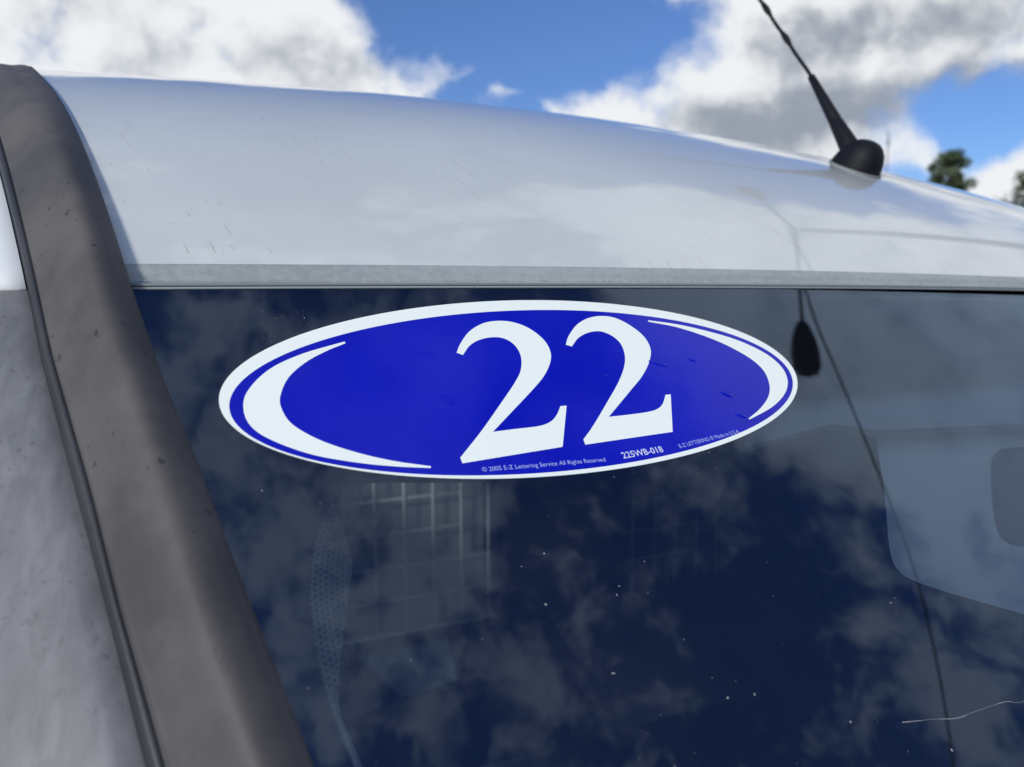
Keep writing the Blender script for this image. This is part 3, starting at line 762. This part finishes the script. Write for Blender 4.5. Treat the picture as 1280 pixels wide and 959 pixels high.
def m_leaf(name, a, b_):
    m, t, b = mat(name, a, .7); co = objco(t); t.l.new(t.mix(t.ramp(t.noise(co, 1.2, 3), .35, .65), (*a, 1), (*b_, 1)), b.inputs['Base Color']); return m
MT['leaf'] = m_leaf('leaves', (.035, .06, .02), (.11, .14, .06)); MT['bark'] = flat('bark', (.16, .13, .10), .9)
def tree(loc, H, cr_, label, seed):
    r = random.Random(seed); root = empty('tree', loc, label, 'tree', 'trees beyond the van')
    path = [(0, 0, 0), (.1, .05, H * .35), (.05, .1, H * .62), (0, 0, H * .85)]
    b = Bag().add(tube(path, [.28, .2, .14, .05], 10))
    for k in range(9):
        z = H * r.uniform(.5, .8); th = r.uniform(0, 6.28); L = cr_ * r.uniform(.6, 1); b.add(tube([(0, 0, z), (math.cos(th) * L * .5, math.sin(th) * L * .5, z + L * .3), (math.cos(th) * L, math.sin(th) * L, z + L * .55)], [.08, .05, .02], 6))
    b.mk('trunk', MT['bark'], root)
    v = []; f = []; cen = []
    for k in range(42):
        th = r.uniform(0, 6.28); u = r.random() ** .5; z = r.uniform(-1, 1)
        rad = cr_ * math.sqrt(max(0, 1 - z * z)) * u
        cen.append((rad * math.cos(th), rad * math.sin(th), H - cr_ * .95 + z * cr_ * .95, r.uniform(.28, .5) * cr_ * .7))
    for (cx, cy, cz, cr2) in cen:
        for j in range(105):
            d = Vector((r.gauss(0, 1), r.gauss(0, 1), r.gauss(0, 1))).normalized() * cr2 * r.random() ** .4
            p = Vector((cx, cy, cz)) + d; s = r.uniform(.09, .19); a = Vector((r.gauss(0, 1), r.gauss(0, 1), r.gauss(0, 1))).normalized(); c = a.orthogonal().normalized()
            k = len(v); v += [p + a * s, p + c * s * .6, p - a * s, p - c * s * .6]; f.append((k, k + 1, k + 2, k + 3))
    mk('crown', v, f, MT['leaf'], root, smooth=False)
def ground_at(px, dist):
    r = ray((px, 300))[0]; h = math.hypot(r[0], r[1]); return Vector((r[0] / h * dist, r[1] / h * dist, 0))
def height_at(px, py, dist):
    r = ray((px, py))[0]; return C[2] + r[2] / math.hypot(r[0], r[1]) * dist
d = 60; tree(ground_at(1184, d), height_at(1184, 194, d), 1.6, 'small round-crowned dark green tree beyond the roof, the one nearer the antenna', 3)
d = 55; tree(ground_at(1290, d), height_at(1282, 222, d), 2.5, 'dark green tree cut by the right edge, beyond the low end of the roof', 9)

def street_lamp(loc, H, rot, heads, arm, label, headlen=.75):
    root = empty('street_lamp', loc, label, 'street lamp', 'street lamps in the car park'); root.rotation_euler = (0, 0, rot)
    b = Bag().add(tube([(0, 0, 0), (0, 0, .5), (0, 0, H)], [.18, .13, .09], 14)); b.mk('pole', MT['lamp'], root)
    mk('base_plate', *tube([(0, 0, 0), (0, 0, .06)], [.24, .24], 16), MT['lamp'], root)
    for s in heads:
        mk('arm', *tube([(0, 0, H - .1), (s * arm * .5, 0, H + .06), (s * arm, 0, H + .1)], [.04, .035, .03], 8), MT['lamp'], root)
        v = []; f = []; prof = [(0, .05, .05), (.08, .09, .07), (.3, .16, .09), (.6, .2, .1), (.85, .19, .09), (.97, .13, .06), (1, .03, .02)]; n = 14
        for t, w, h in prof:
            for k in range(n):
                th = 2 * math.pi * k / n; v.append((s * (arm - .03 + t * headlen), 1.7 * w * math.cos(th), H + .1 + h * (math.sin(th) if math.sin(th) > 0 else .5 * math.sin(th))))
        for i in range(len(prof) - 1):
            for k in range(n): f.append((i * n + k, i * n + (k + 1) % n, (i + 1) * n + (k + 1) % n, (i + 1) * n + k))
        mk('lamp_head', v, f, MT['lamp'], root)
d = 45; gp = ground_at(1103, d); hp_ = height_at(1103, 166, d)
root = empty('utility_pole', gp, 'thin distant pole standing up just right of the antenna base', 'utility pole')
mk('pole', *tube([(0, 0, 0), (0, 0, hp_)], [.06, .03], 10), MT['bark'], root); b = Bag(); b.box((0, 0, hp_ - .5), (.28, .04, .04), Matrix.Rotation(.6, 3, 'Z')); b.mk('crossarm', MT['bark'], root, smooth=False)

def big_lamp():
    a = Vector((8.45, .1)); b = Vector((8.1, 5.15)); c = (a + b) / 2
    street_lamp((c.x, c.y, 0), 8.9, math.atan2(b.y - a.y, b.x - a.x), (-1, 1), 1.72, 'tall double-headed lamp post mirrored in the roof and at the top of the windshield', .85)
    return c
LC = big_lamp()
def cable():
    root = empty('overhead_cable', (LC.x, LC.y, 8.9), 'dark overhead cable mirrored as a long curved line down the right of the windshield', 'cable')
    pts = [(8.22, 2.5, 8.9), (8.42, 1.2, 8.9), (9.18, .02, 8.95), (10.0, -1.5, 8.95), (10.9, -3.3, 8.95), (11.7, -6.5, 9.0), (12.2, -12, 9.3), (12.5, -22, 10)]
    p = [Vector(q) for q in pts]; q = []
    for i in range(len(p) - 1):
        for k in range(6):
            q.append(p[i].lerp(p[i + 1], k / 6))
    for _ in range(8): q = [q[0]] + [(q[i - 1] + q[i] * 2 + q[i + 1]) / 4 for i in range(1, len(q) - 1)] + [q[-1]]
    o = mk('strand', *tube(q, [.02] * len(q), 8), MT['cable'], root); o.matrix_parent_inverse = Matrix.Translation((-LC.x, -LC.y, -8.9))
    r2 = empty('utility_pole', (12.5, -22, 0), 'wooden utility pole behind the photographer carrying the overhead cable', 'utility pole')
    mk('pole', *tube([(0, 0, 0), (0, 0, 10.6)], [.16, .11], 12), MT['bark'], r2)
    b = Bag(); b.box((0, 0, 9.9), (1.1, .05, .06)); b.mk('crossarm', MT['bark'], r2, smooth=False)
cable()
